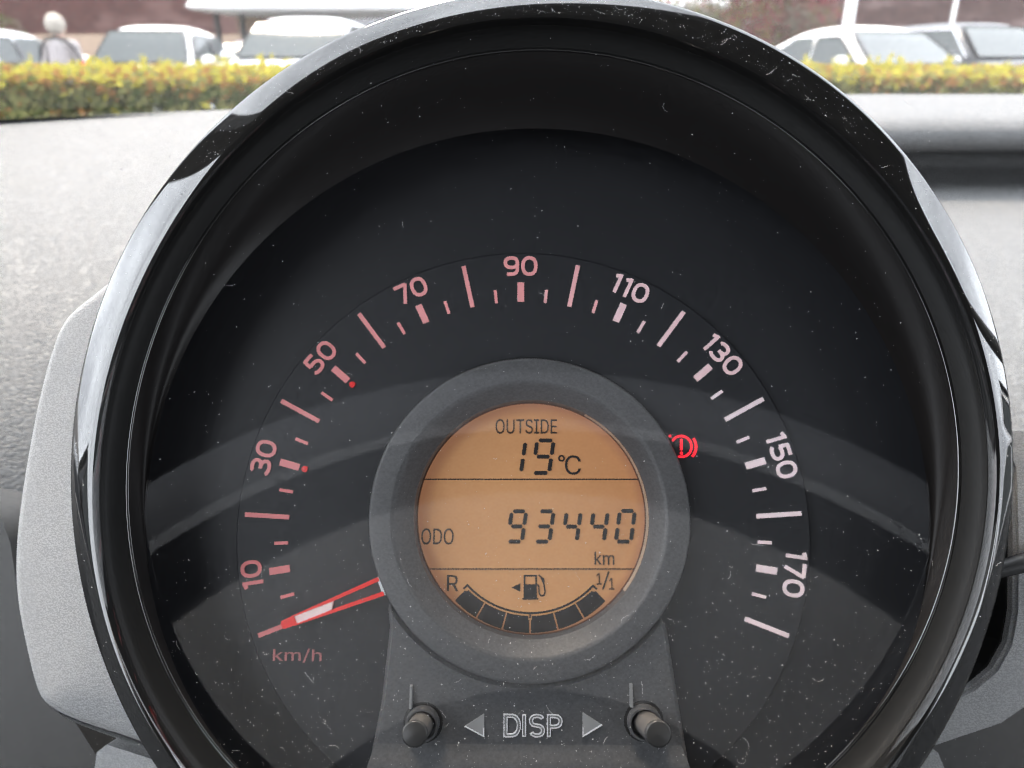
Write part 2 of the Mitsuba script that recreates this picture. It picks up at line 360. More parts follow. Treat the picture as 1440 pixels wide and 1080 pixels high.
def strokes(text, h, w=0.175, gap=0.08):
    x, polys = 0.0, []
    for ch in text:
        adv, paths = GL[ch]
        for p_ in paths:
            polys.append(affinity.translate(LineString(p_).buffer(w / 2, cap_style=2, join_style=2 if ch in '17' else 1), x, 0))
        x += adv + gap
    g = union_all(polys); b = g.bounds
    return affinity.scale(affinity.translate(g, -(b[0] + b[2]) / 2, -0.5), h, h, origin=(0, 0))
for v in range(10, 171, 20):
    t_ = strokes(str(v), 0.0765)
    a = ang(v) - math.pi / 2
    g = rot(affinity.translate(t_, 0, 0.976), a)
    k = part('numeral', prism(g, 0.001, 0.005), printed(v)); labels[k] = {'label': f'numeral {v} printed on the speed scale'}
# red limit marks by 30 and 50
for v in (30, 50):
    part('limit_mark', prism(rot(Polygon([(0.807, 0.005), (0.809, -0.011), (0.822, -0.011), (0.829, -0.003), (0.829, 0.004), (0.822, 0.011), (0.812, 0.011)]), ang(v)), 0.001, 0.007), 'mark_red')

def fit_text(text, u0, v0, u1, v1, h0, h1, bold=False):
    m = meshkit.text_mesh(text, 1.0, 1.0, bold); b = m.bounds; q = np.array(m.vertices)
    q = (q - b[0]) / (b[1] - b[0])
    q = np.c_[u0 + q[:, 0] * (u1 - u0), v0 + q[:, 1] * (v1 - v0), h0 + q[:, 2] * (h1 - h0)]
    return trimesh.Trimesh(q, m.faces, process=False)
def px_text(text, x0, y0, x1, y1, h0, dh=0.004, bold=False):
    a, b = uv_of(x0, y1, h0), uv_of(x1, y0, h0)
    return fit_text(text, a[0], a[1], b[0], b[1], h0, h0 + dh, bold)
part('unit_lettering', px_text('km/h', 384, 912, 453, 931, 0.001), 'print_dim')

# brake warning lamp
wc = uv_of(957.8, 627.8); k_ = 1 / 388.0
w1 = LineString(np.array(se(0, 0, 14.2 * k_, 14.6 * k_, 148, -100, 40, 2))).buffer(1.75 * k_)
w2 = LineString(np.array(se(0, 0, 20.5 * k_, 20.5 * k_, 38, -40, 20, 2))).buffer(1.9 * k_, cap_style=2)
w3 = LineString([(-0.5 * k_, 9 * k_), (0.1 * k_, -4 * k_)]).buffer(1.9 * k_)
w4 = Point(0.5 * k_, -9.5 * k_).buffer(2.3 * k_)
w5 = Point(-16.5 * k_, 13.5 * k_).buffer(2.0 * k_)
sym = affinity.translate(affinity.rotate(union_all([w1, w2, w3, w4, w5]), -4, origin=(0, 0)), *wc)
LUM = 2.0 ** -exposure
def glow(key, mesh, bsdf, rgb): add(key, mesh, bsdf, emitter={'type': 'area', 'radiance': {'type': 'rgb', 'value': [c * LUM for c in rgb]}})
wm = prism(sym, 0.001, 0.005)
glow(f'{IC}__warning_lamp', dial(wm), 'mark_red', (1.15, 0.012, 0.040)); labels[f'{IC}__warning_lamp'] = {'label': 'lit red brake warning symbol'}

# hub ring and its conical throat
HC, LC = (0.026, 0.052), (0.034, 0.049)
part('hub_ring', ringm(HC, [(0.567, 0.0), (0.567, 0.048), (0.562, 0.058), (0.553, 0.062), (0.492, 0.066), (0.482, 0.064), (0.470, 0.056, (0.028, .051)), (0.436, 0.022, (0.032, .05)), (0.428, 0.010, LC), (0.4225, 0.006, LC), (0.4215, -0.09, LC)], 260), 'hub_plastic', 25)
part('hub_shadow_ring', ringm(HC, [(0.578, 0.001), (0.575, 0.006), (0.566, 0.006)], 200), 'black_plastic')  # black ring stands in for the shadow line round the hub edge
# centre panel below the hub, down to the shroud
pp = [(0.50, -0.16), (0.475, -0.27), (0.505, -0.33), (0.54, -0.58), (0.572, -0.80), (0.60, -1.2), (-0.56, -1.2), (-0.525, -0.80), (-0.485, -0.58), (-0.462, -0.33), (-0.47, -0.27), (-0.44, -0.16)]
pan = Polygon(pp).buffer(0.02).buffer(-0.02)
ring_cut = Point(HC).buffer(0.572, 96)
pan = pan.difference(ring_cut)
if pan.geom_type != 'Polygon': pan = max(pan.geoms, key=lambda g: g.area)
def bevel_plate(poly, h0, h1, b):
    o = [prism(poly, h0, h1 - b)]
    inn = poly.buffer(-b)
    ob, ib = np.array(poly.exterior.coords), None
    n = 400
    P = np.array([poly.exterior.interpolate(t, normalized=True).coords[0] for t in np.linspace(0, 1, n + 1)[:-1]])
    I = np.array([inn.exterior.interpolate(inn.exterior.project(Point(*p))).coords[0] for p in P])
    o.append(loft([row(P, h1 - b), row(lerp(P, I, .35), h1 - b * .35), row(I, h1)]))
    o.append(prism(inn, h1 - 0.002, h1))
    return cat(o)
part('centre_panel', bevel_plate(pan, -0.02, 0.034, 0.014), 'hub_plastic', 35)
# lower step of the panel: a rounded roll crossing it near the foot
roll = [row(np.array([[-0.500 - 0.007 * k, v], [0.545 + 0.007 * k, v]]), h) for k, (v, h) in enumerate([(-0.715, 0.0345), (-0.735, 0.041), (-0.755, 0.054), (-0.778, 0.066), (-0.81, 0.074), (-0.86, 0.078), (-1.2, 0.08)])]
part('panel_foot', loft([r[::-1] for r in roll], closed=False), 'hub_plastic', True)
# DISP lettering and arrows, embossed
def outline(poly, h, w=0.006):
    return prism(poly.difference(poly.buffer(-w)), 0.034, h), prism(poly.buffer(-w), 0.034, h - 0.002)
DG = {'D': [[(0.06, 0.06), (0.06, 0.94), (0.30, 0.94)] + se(.30, .5, .32, .44, 90, -90, 24, 2.2) + [(0.06, 0.06)]],
      'I': [[(0.06, 0), (0.06, 1)]],
      'S': [se(.30, .72, .25, .22, 25, 235, 22, 2.2) + se(.30, .28, .25, .22, 62, -155, 22, 2.2)],
      'P': [[(0.06, 0.0), (0.06, 0.94), (0.26, 0.94)] + se(.28, .70, .27, .24, 90, -90, 20, 2.2) + [(0.06, .46)]]}
a, b = uv_of(708, 1036, .036), uv_of(791, 1004, .036)
x = 0.0; lets = []
for ch, adv in zip('DISP', (.78, .30, .74, .62)):
    lets.append(affinity.translate(union_all([LineString(p_).buffer(0.085, cap_style=2, join_style=2) for p_ in DG[ch]]), x, 0)); x += adv
word = union_all(lets); wb = word.bounds
word = affinity.translate(affinity.scale(affinity.translate(word, -wb[0], -wb[1]), (b[0] - a[0]) / (wb[2] - wb[0]), (b[1] - a[1]) / (wb[3] - wb[1]), origin=(0, 0)), a[0], a[1])
e, f_ = prism(word.difference(word.buffer(-0.0034)), 0.034, 0.041), prism(word.buffer(-0.004), 0.034, 0.038)
k = part('lettering', e, 'emboss_edge'); labels[k] = {'label': 'raised word DISP between two arrows'}
part('lettering__face', f_, 'emboss_face')
for pts in ([(653, 1021), (681, 1003), (681, 1036)], [(847, 1019), (819, 1001), (819, 1036)]):
    tri = Polygon([uv_of(*p_, .036) for p_ in pts])
    low = LineString([uv_of(*pts[0], .036), uv_of(*pts[2], .036), uv_of(*pts[1], .036) * .35 + uv_of(*pts[2], .036) * .65]).buffer(0.004)
    k = part('arrow', prism(tri, 0.034, 0.039), 'arrow_face'); add(k + '__edge', dial(prism(low.intersection(tri), 0.039, 0.042)), 'emboss_edge')
# the two trip buttons
for (bx, by), (tx, ty) in (((592.8, 1013), (582.7, 1032.8)), ((907.8, 1011), (926.5, 1032.8))):
    hb, ht = 0.03, 0.215
    b0, t0 = np.r_[uv_of(bx, by + 8, 0.075), 0.03], np.r_[uv_of(tx, ty, ht), ht]
    ax = t0 - b0
    def circ(c, r, h_off=0.0, n=40):
        t_ = np.linspace(0, 2 * np.pi, n + 1)[:-1]; return np.c_[c[0] + r * np.cos(t_), c[1] + r * np.sin(t_), np.full(n, c[2] + h_off)]
    st = loft([circ(b0, .0405), circ(b0 + ax * .93, .0400)])
    k = part('trip_button', loft([circ(b0 + ax * .90, .0415), circ(b0 + ax * .975, .0415), circ(t0, .0395, -.002), circ(t0, .036, 0), circ(t0, .001, .001)]), 'button_cap', 40)
    labels[k] = {'label': 'dark push button left of the word DISP' if bx < 700 else 'dark push button right of the word DISP'}
    add(k + '__stem', dial(st), 'button_metal', 60)
    add(k + '__collar', dial(loft([circ(b0, .058, .0), circ(b0, .058, .035), circ(b0, .054, .045), circ(b0, .048, .045), circ(b0, .047, .01)])), 'hub_plastic', 40)
    add(k + '__well', dial(loft([circ(b0, .068, .0045), circ(b0, .057, .0055)])), 'black_plastic')
    u_, v_ = b0[0], b0[1]
    add(k + '__guide_rib', dial(hull([(u_ - .036, v_ + .125, .034), (u_ - .048, v_ + .125, .034), (u_ - .036, v_ + .05, .034), (u_ - .048, v_ + .05, .034), (u_ - .038, v_ + .12, .046), (u_ - .046, v_ + .12, .046), (u_ - .038, v_ + .05, .058), (u_ - .046, v_ + .05, .058)])), 'emboss_face')

# ------------------------------------------------------------------ display
LH = -0.075
DK = f'{IC}__display'
lm = disc(LC, 0.44, LH, 160)
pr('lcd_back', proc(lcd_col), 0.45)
LCD_C = (D(np.array([LC[0] + .012, LC[1] - .006, LH]))).tolist()
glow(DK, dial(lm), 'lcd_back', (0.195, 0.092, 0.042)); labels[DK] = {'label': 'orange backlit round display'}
add(DK + '__rim', dial(ringm(LC, [(0.4208, LH + .010), (0.4185, LH + .010), (0.417, LH + .003)], 160)), 'lcd_rim')
add(DK + '__lit_side_wall', dial(loft([row(np.c_[LC[0] + .4208 * np.cos(t_), LC[1] + .4208 * np.sin(t_)], h) for t_ in [np.radians(np.linspace(-38, 62, 60))] for h in (LH + .012, -0.004)], closed=False)), 'lcd_lit_edge')  # pale arc stands in for light on the right wall of the well
def ink(name, poly, bsdf='lcd_ink'):
    return add(f'{DK}__{name}', dial(prism(poly, LH + .003, LH + .006)), bsdf)
def L(x, y): return uv_of(x, y, LH + .003)
SEG = {'a': ((.08, 1), (.92, 1)), 'b': ((1, .95), (1, .55)), 'c': ((1, .45), (1, .05)), 'd': ((.08, 0), (.92, 0)), 'e': ((0, .05), (0, .45)), 'f': ((0, .55), (0, .95)), 'g': ((.1, .5), (.9, .5))}
ON = {'0': 'abcdef', '1': 'bc', '3': 'abcdg', '4': 'bcfg', '9': 'abcdfg'}
def seg_digit(ch, x0, y0, x1, y1):
    A, B = L(x0, y1), L(x1, y0); H = B[1] - A[1]; sl = 0.135 * H; W = B[0] - A[0] - sl; w = 0.0128
    P = lambda s, t: (A[0] + w / 2 + s * (W - w) + sl * t, A[1] + w / 2 + t * (H - w))
    out = []
    for s in ON[ch]:
        (s0, t0), (s1, t1) = SEG[s]
        p0, p1 = np.array(P(s0, t0)), np.array(P(s1, t1)); d = (p1 - p0) / np.linalg.norm(p1 - p0); n_ = np.array([-d[1], d[0]]) * w / 2
        c = 0.35 * w
        out.append(Polygon([p0 + d * .05 * w, p0 + d * c + n_, p1 - d * c + n_, p1 - d * .05 * w, p1 - d * c - n_, p0 + d * c - n_]))
    return union_all([o.buffer(0.0008) for o in out])
for ch, bx in (('1', (721, 618, 741.5, 667.5)), ('9', (746.5, 617, 781, 667.5)), ('9', (711, 716.5, 742.5, 764)), ('3', (749.5, 716.5, 781, 764)), ('4', (788.5, 717, 819, 764)), ('4', (826.5, 717, 857, 764)), ('0', (863.5, 716, 895, 764))):
    k = ink('digit', seg_digit(ch, *bx)); labels[k] = {'label': f'display digit {ch}'}
def lcd_text(name, t_, x0, y0, x1, y1, bsdf='lcd_ink_soft', bold=False):
    k = add(f'{DK}__{name}', dial(px_text(t_, x0, y0, x1, y1, LH + .003, .003, bold)), bsdf); labels[k] = {'label': f'{t_} on the display'}
lcd_text('lettering', 'OUTSIDE', 697, 589.5, 783, 610); lcd_text('lettering', 'ODO', 592.5, 743, 638, 765.5)
lcd_text('lettering', 'km', 836, 776, 863.5, 794); lcd_text('lettering', 'R', 628.5, 808.5, 644.5, 831)
lcd_text('lettering', 'C', 794.5, 640.5, 816.5, 667.5, 'lcd_ink')
cc = L(789.5, 644.5); ink('degree_ring', Point(cc).buffer(0.0125).difference(Point(cc).buffer(0.0065)))
lcd_text('lettering', '1', 838.5, 806, 846, 822); lcd_text('lettering', '1', 856.5, 813, 863.5, 829)
ink('fraction_bar', LineString([L(847.5, 829), L(856, 803.5)]).buffer(0.0028, cap_style=2), 'lcd_ink_soft')
for y, x0, x1 in ((674.0, 590, 897), (800.0, 601, 892)):
    ink('divider_line', LineString([L(x0, y), L(x1, y)]).buffer(0.0020, cap_style=2))
# fuel pump symbol
def lp(pts): return [tuple(L(*p_)) for p_ in pts]
pump = union_all([LineString(lp([(737.5, 841), (737.5, 809.5), (753.8, 809.5), (753.8, 841)])).buffer(0.0028, join_style=2), Polygon(lp([(737, 821.5), (754.5, 821.5), (754.5, 841), (737, 841)])), LineString(lp([(734.5, 842), (757, 842)])).buffer(0.0026, cap_style=2)])
ink('pump_symbol', pump)
hose = union_all([LineString(lp([(754.5, 822), (757.5, 823), (758.2, 834), (761, 838), (765, 837), (766.5, 832), (764.5, 820), (764.2, 814), (758, 809)])).buffer(0.0024), Polygon(lp([(759.5, 810), (765, 813), (766, 818), (762.5, 819)]))])
ink('pump_symbol__hose' if False else 'pump_hose', hose)
ink('arrow_mark', Polygon(lp([(719.5, 826), (731.5, 820.3), (731.5, 831.8)])))
# fuel gauge: arc with end ticks, six blocks
gc = L(745.3, 738.0); px1 = (L(845.3, 738)[0] - gc[0]) / 100
def arcpts(r, a0, a1, n=40): return [(gc[0] + r * px1 * math.sin(math.radians(a)), gc[1] - r * px1 * math.cos(math.radians(a))) for a in np.linspace(a0, a1, n)]
arc = [LineString(arcpts(120.6, -46.5, 46.5)).buffer(1.25 * px1, cap_style=2)]
for a in (-46.5, 46.5, 0): arc.append(LineString([arcpts(119.6, a, a, 1)[0], arcpts(128 if a else 127, a, a, 1)[0]]).buffer(1.2 * px1, cap_style=2))
ink('gauge_arc', union_all(arc))
for i in range(6):
    a0, a1 = -45.6 + i * 15.2 + .45, -45.6 + (i + 1) * 15.2 - .45
    blk = Polygon(arcpts(124.4, a0, a1, 14) + arcpts(147.2, a0, a1, 14)[::-1])
    if i in (2, 3): blk = blk.difference(LineString([arcpts(121, 0, 0, 1)[0], arcpts(130, 0, 0, 1)[0]]).buffer(2.6 * px1, cap_style=2))
    if i in (0, 5): blk = blk.difference(Point(arcpts(124.4, (-45.6, 45.6)[i > 0], 0, 1)[0]).buffer(4.2 * px1))
    k = ink('fuel_block', blk)

# ------------------------------------------------------------------ needle
NK = f'{IC}__needle'
def N(x, y, h=.045): return uv_of(x, y, h)
tip, w0, w1_, bt, bb = N(397, 879), N(412.8, 874.7), N(466, 851), N(527.8, 812.8), N(537.5, 838.5)
mid = (bt + bb) / 2; d = tip - mid; Ln = np.linalg.norm(d); d /= Ln; n_ = np.array([-d[1], d[0]])
hw = lambda s: lerp(np.linalg.norm(bt - bb) / 2, 0.0155, s / Ln)
P2 = lambda s, k: mid + d * s + n_ * k
body = Polygon([P2(-.02, hw(0)), P2(Ln - .05, hw(Ln - .05)), P2(Ln - .05, -hw(Ln - .05)), P2(-.02, -hw(0))])
part('needle', prism(body, .026, .032), 'needle_dark'); labels[NK] = {'label': 'speed needle with red edges and white tip resting near zero'}
for s in (1, -1):
    rail = Polygon([P2(-.01, s * hw(0)), P2(Ln - .04, s * hw(Ln - .04)), P2(Ln - .04, s * (hw(Ln - .04) - .004)), P2(Ln * .45, s * (hw(Ln * .45) - .0125)), P2(-.01, s * (hw(0) - .0145))])
    add(NK + '__red_edge', dial(prism(rail, .030, .050)), 'needle_red')
add(NK + '__white_inlay', dial(prism(Polygon([P2(Ln * .50, hw(Ln * .5) - .0125), P2(Ln - .045, hw(Ln - .045) - .001), P2(Ln - .045, -hw(Ln - .045) + .001), P2(Ln * .46, -hw(Ln * .46) + .0125)]), .031, .047)), 'needle_white')
add(NK + '__red_tip', dial(prism(Polygon([P2(Ln - .050, .0165), P2(Ln - .004, .0145), P2(Ln, .009), P2(Ln, -.009), P2(Ln - .004, -.0145), P2(Ln - .050, -.0165)]), .028, .054)), 'needle_red')
add(NK + '__base_cap', dial(prism(Polygon([P2(-.004, hw(0)), P2(-.004, -hw(0)), P2(-.014, -hw(0)), P2(-.014, hw(0))]), .028, .047)), 'emboss_edge')

# ------------------------------------------------------------------ clear lens
rows = []
for t in np.linspace(1.003, 0.0, 30):
    q = sc(q_lens, t); rows.append(np.c_[q, lens_h(q)])
part('lens', loft(rows), 'lens_clear', True); labels[f'{IC}__lens'] = {'label': 'dusty clear lens over the dial'}

# ------------------------------------------------------------------ side lobe, bracket, column shroud
def lobe(pts, h, back, edge, c=None, crease=None, bulge=0.05):
    pts = np.array(pts)
    for _ in range(3): pts = np.stack([.75 * pts + .25 * np.roll(pts, -1, 0), .25 * pts + .75 * np.roll(pts, -1, 0)], 1).reshape(-1, 2)
    P = Polygon(pts); n = 260
    O = np.array([P.exterior.interpolate(t, normalized=True).coords[0] for t in np.linspace(0, 1, n + 1)[:-1]])
    if not P.exterior.is_ccw: O = O[::-1]
    c = np.array(c if c is not None else P.centroid.coords[0])
    rows = [row(O + (O - c) * -0.02, back), row(O, h - edge * 2.0), row(O, h - edge)]
    def hh(q, s):
        z = h + bulge * (1 - s ** 2)
        if crease is not None:
            v = q[:, 1] - (crease[0] + crease[1] * q[:, 0]); z = z - np.where(v < 0, 0, 0) - crease[2] * np.log1p(np.exp(-v / 0.008)) * 0.008
        return z
    for a in np.radians([15, 30, 45, 60, 75, 90]):
        ins = edge * (1 - math.cos(a)); dist = np.linalg.norm(O - c, axis=1, keepdims=True)
        q = c + (O - c) * (1 - ins / dist); rows.append(np.c_[q, hh(q, 1.0) - edge * (1 - math.sin(a))])
    q0 = q
    for s in (0.9, 0.8, 0.7, 0.6, 0.5, 0.4, 0.3, 0.2, 0.1, 0.0):
        q = c + (q0 - c) * s; rows.append(np.c_[q, hh(q, s)])
    return loft(rows)
pod = [uv_of(*p_, -.12) for p_ in [(420, 420), (300, 340), (205, 362), (165, 378), (128, 408), (92, 436), (74, 462), (50, 540), (30, 640), (15, 740), (12, 810), (17, 860), (26, 905), (40, 965), (53, 995), (75, 1014), (110, 1030), (160, 1047), (215, 1073), (330, 1100), (420, 1000)]]
ca, cb = uv_of(48, 986, -.12), uv_of(190, 1012, -.12); crs = (ca[1] - (cb[1] - ca[1]) / (cb[0] - ca[0]) * ca[0], (cb[1] - ca[1]) / (cb[0] - ca[0]), 0.55)
part('side_lobe', lobe(pod, -0.13, -1.2, 0.045, crease=crs, c=uv_of(300, 720, -.12), bulge=0.04), 'pod_plastic', 35)
labels[f'{IC}__side_lobe'] = {'label': 'light grey textured lobe on the left of the gauge'}
top = [uv_of(*p_, -.5) for p_ in [(300, 300), (240, 330), (178, 372), (130, 402), (86, 440), (100, 560), (300, 560)]]
outer = [uv_of(*p_, -.02) for p_ in [(1330, 600), (1400, 604), (1460, 608), (1500, 640), (1512, 740), (1508, 850), (1490, 930), (1462, 982), (1410, 1018), (1350, 1038), (1310, 1052), (1240, 1090)]]
inner = [uv_of(*p_, -.02) for p_ in [(1330, 632), (1414, 634), (1424, 660), (1427, 760), (1426, 860), (1418, 905), (1398, 941), (1368, 966), (1330, 984), (1290, 990), (1220, 1010)]]
br = Polygon(outer).difference(Polygon(inner).buffer(-.012).buffer(.012))
br = max(getattr(br, 'geoms', [br]), key=lambda g: g.area)
part('side_bracket', cat([prism(br.buffer(-.004).buffer(.004), -0.06, -.03), prism(br.buffer(-.012), -.032, -.016)]), 'pod_plastic', 35)
part('side_bracket__inner_wall', prism(br.buffer(.004), -0.9, -.062), 'black_plastic', 35)
labels[f'{IC}__side_bracket'] = {'label': 'light grey open bracket on the right of the gauge'}
part('bracket_recess', prism(Polygon(inner).buffer(.06), -1.0, -.62), 'black_plastic')
sh = 'column_shroud'
m = prism(Polygon([uv_of(*p_, -.35) for p_ in [(128, 1120), (136, 1058), (150, 1047), (215, 1068), (700, 1085), (1260, 1068), (1318, 1056), (1345, 1120), (1400, 1500), (100, 1500)]]).buffer(-.01).buffer(.01), -1.6, -.35)
add(sh, dial(m), 'pod_plastic', 35); tag(sh, 'light grey steering column cover peeking out below the round gauge', 'column cover')
kn = 'instrument_surround'
m = cat([prism(Polygon([uv_of(*p_, -1.1) for p_ in [(-400, 664), (-200, 672), (-70, 690), (-22, 708), (2, 730), (14, 762), (30, 860), (70, 960), (160, 1100), (160, 1500), (-400, 1500)]]), -1.6, -1.1)])
add(kn, dial(m), 'dark_trim', 35); tag(kn, 'dark lower dash trim at the left edge below the grey lobe', 'trim')
m = prism(Polygon([uv_of(*p_, -1.2) for p_ in [(1250, 960), (1470, 780), (1700, 780), (1700, 1500), (1200, 1500)]]), -1.6, -1.2)
add('knee_panel', dial(m), 'black_plastic'); tag('knee_panel', 'black lower dash panel below the bracket at the right', 'panel')
stalk = [D(np.r_[uv_of(x_, y_, .02), .02]) for x_, y_ in ((1396, 803), (1412, 799), (1440, 791), (1480, 780), (1540, 764))]
add('wiper_stalk', tube(stalk, [0.0016, 0.0017, 0.0019, 0.0019, 0.0020], 12), 'dark_trim', 40); tag('wiper_stalk', 'dark grey control stalk reaching right through the open bracket', 'stalk')

# ------------------------------------------------------------------ steering wheel and seats behind the camera (they show in the lens)
WR, Wc, Wz = 0.19, np.array([0.004, -0.182]), 0.055
def W(x, y, z): return RIGHT * x + UP * y - FWD * z
SW = 'steering_wheel'
tt = np.linspace(0, 2 * np.pi, 121)[:-1]
def rim(r, a0, a1, n=14, cy=0.0):
    rows = []
    for a in np.radians(np.linspace(a0, a1, n)):
        rad = WR + r * math.cos(a); zz = Wz + r * math.sin(a)
        rows.append([W(Wc[0] + rad * math.sin(t), Wc[1] + rad * math.cos(t), zz) for t in tt])
    return loft(rows)
add(f'{SW}__rim_lit_half', rim(.0195, -84, 90, 16), 'rim_lit_grey', True)  # grey outer half: windscreen light on the rim put into the colour
add(f'{SW}__rim_shade_half', rim(.0195, 90, 276, 16), 'wheel_black', True)  # black inner half: shade under the rim put into the colour
add(f'{SW}__rim_seam', rim(.0207, -93, -84, 5), 'seam_highlight', True)  # pale strip stands in for the highlight along the seam
hub_ = [[W(Wc[0] + .105 * math.cos(a) * s, Wc[1] - .0 + .112 * math.sin(a) * s, Wz + z) for a in tt] for s, z in ((.5, -.03), (1, -.03), (1, .0), (.8, .03), (0.01, .035))]
add(f'{SW}__hub', loft(hub_, cap0=True), 'wheel_black', 40)
for a in (205, -25, 270):
    a = math.radians(a); p0, p1 = np.array([Wc[0] + .07 * math.cos(a), Wc[1] + .06 * math.sin(a)]), np.array([Wc[0] + .185 * math.cos(a), Wc[1] + .185 * math.sin(a)])
    add(f'{SW}__spoke', tube([W(*p0, Wz), W(*((p0 + p1) / 2), Wz), W(*p1, Wz)], [.018, .013, .012], 8), 'wheel_black', 40)
tag(SW, 'steering wheel mirrored faintly in the gauge lens, light and shade painted on its rim', 'steering wheel')
def seat(key, x, label):
    def cush(pts, r): return hull(np.vstack([np.array(pts)[:, None] + R_.normal(size=(40, 3)) / np.linalg.norm(R_.normal(size=(40, 3)), axis=1, keepdims=True) * 0 + r * trimesh.creation.icosphere(2).vertices[None, ::4][0]]).reshape(-1, 3) if False else np.vstack([np.array(p_) + r * trimesh.creation.icosphere(1).vertices for p_ in pts]))
    add(f'{key}__cushion', cush([(x - .2, -.35, -.55), (x + .2, -.35, -.55), (x - .2, -.85, -.60), (x + .2, -.85, -.60)], .07), 'seat_cloth', 40)
    add(f'{key}__backrest', cush([(x - .19, -.88, -.52), (x + .19, -.88, -.52), (x - .15, -1.06, .0), (x + .15, -1.06, .0)], .06), 'seat_light', 40)
    add(f'{key}__head_restraint', cush([(x - .08, -1.10, .13), (x + .08, -1.10, .13), (x - .08, -1.12, .22), (x + .08, -1.12, .22)], .045), 'seat_cloth', 40)
    tag(key, label, 'seat')
seat('driver_seat', 0.0, 'grey cloth front seat behind the steering wheel')
seat('passenger_seat', 0.70, 'grey cloth front seat beside the driver on the right')

# ------------------------------------------------------------------ dust and lint on the lens and bezel
def specks(P, Nn, smin, smax):
    out_v, out_f = [], []
    base = np.array([[1, 0, 0], [-1, 0, 0], [0, 1, 0], [0, -1, 0], [0, 0, 1], [0, 0, -1]], float)
    fc = np.array([[0, 2, 4], [2, 1, 4], [1, 3, 4], [3, 0, 4], [2, 0, 5], [1, 2, 5], [3, 1, 5], [0, 3, 5]])
    for i, p in enumerate(P):
        s = smin * (smax / smin) ** (R_.random() ** 2.2); v = base * s * R_.uniform(.5, 1.3, (6, 1)); v[:, 2] *= .6
        out_v.append(v + p); out_f.append(fc + 6 * i)
    return trimesh.Trimesh(np.vstack(out_v), np.vstack(out_f), process=False)
def fibre(p, length, r):
    a, b = R_.uniform(0, 2 * np.pi), R_.normal(0, 1.6); s = np.linspace(0, 1, 7)
    th = a + b * s; st = np.c_[np.cos(th), np.sin(th)] * length / 6
    q = np.vstack([[0, 0], np.cumsum(st[:-1], axis=0)]); return tube(np.c_[q + p[:2], np.full(7, p[2])], r, 4)
P = []
while len(P) < 5200:
    u, v = R_.uniform(-1.4, 1.5), R_.uniform(-0.95, 1.75)
    dens = 0.12 + 0.88 * smooth01((0.25 - v) / 1.1)
    if R_.random() > dens: continue
    P.append((u, v, lens_h(np.array([u, v])) + .004))
part('lens__dust', specks(P, 0, .0005, .0031), 'dust_white'); labels[f'{IC}__lens__dust'] = {'kind': 'stuff', 'label': 'white dust specks scattered on the lens'}
fb = []
while len(fb) < 75:
    u, v = R_.uniform(-1.3, 1.4), R_.uniform(-0.92, 1.5)
    if R_.random() > 0.08 + 0.92 * smooth01((0.2 - v) / 1.0): continue
    fb.append(fibre((u, v, lens_h(np.array([u, v])) + .004), R_.uniform(.012, .045), R_.uniform(.0003, .00055)))
part('lens__lint', cat(fb), 'dust_white'); labels[f'{IC}__lens__lint'] = {'kind': 'stuff', 'label': 'fine white lint on the lens'}
P, fb = [], []
while len(P) < 1500:
    a = R_.normal(90, 38) if R_.random() < .85 else R_.uniform(0, 360)
    i = int(a) % 360; fr = a - math.floor(a); j_ = (i + 1) % 360; t = R_.uniform(.30, 1.0)
    q = lerp(lerp(q_out[i], q_out[j_], fr), lerp(q_rid[i], q_rid[j_], fr), t)
    h = bez(t, i) * (1 - fr) + bez(t, j_) * fr + .0015
    P.append((q[0], q[1], h))
    if len(fb) < 26 and R_.random() < .05: fb.append(fibre((q[0], q[1], h + .003), R_.uniform(.012, .04), .0006))
part('bezel_ring__dust', specks(P, 0, .0005, .0028), 'dust_white'); labels[f'{IC}__bezel_ring__dust'] = {'kind': 'stuff', 'label': 'dust on the top of the glossy bezel'}
part('bezel_ring__lint', cat(fb), 'dust_white'); labels[f'{IC}__bezel_ring__lint'] = {'kind': 'stuff', 'label': 'lint on the glossy bezel'}

# ------------------------------------------------------------------ outside: hedge
def at(px, y, z=0.0): return np.array([(px - 720) / 1083.0 * (y * math.cos(PITCH) - z * math.sin(PITCH)), y, z])
def leaves(P, Nrm, size):
    n = len(P); a = R_.normal(size=(n, 3)); a -= Nrm * (a * Nrm).sum(1, keepdims=True); a /= np.linalg.norm(a, axis=1, keepdims=True)
    b = np.cross(Nrm, a); s = size * R_.uniform(.65, 1.25, (n, 1))
    v = np.stack([P - a * s * .5, P + b * s * .27 + Nrm * s * .07, P + a * s * .5, P - b * s * .27 + Nrm * s * .07], 1).reshape(-1, 3)
    k = np.arange(n)[:, None] * 4
    return trimesh.Trimesh(v, np.vstack([k + [0, 1, 2], k + [0, 2, 3]]), process=False)
def unit(v): return v / np.linalg.norm(v, axis=1, keepdims=True)
HY0, HY1 = 4.5, 5.7
n = 46000
x = R_.uniform(-4.2, 4.2, n); y = R_.uniform(HY0, HY1, n) ; deep = R_.random(n) ** 2
top_z = -0.10 + 0.05 * (y - HY0) / (HY1 - HY0) + 0.035 * (meshkit.fbm(np.c_[x * 2.2, y * 2.2, 0 * x], 3) - .5)
face = R_.random(n) < .5
y = np.where(face, HY0 + deep * .25 + 0.10 * meshkit.fbm(np.c_[x * 3, x * 0, x * 0 + 4], 3), y)
z = np.where(face, top_z - R_.random(n) * .75, top_z - deep * .12)
P = np.c_[x, y, z]
nr = unit(np.where(face[:, None], [0, -1, .35], [0, -.25, 1]) + R_.normal(0, .55, (n, 3)))
dz = top_z - z + R_.normal(0, .02, n); blotch = meshkit.fbm(np.c_[x * 4, z * 6, y], 3, 3)
u = R_.random(n)
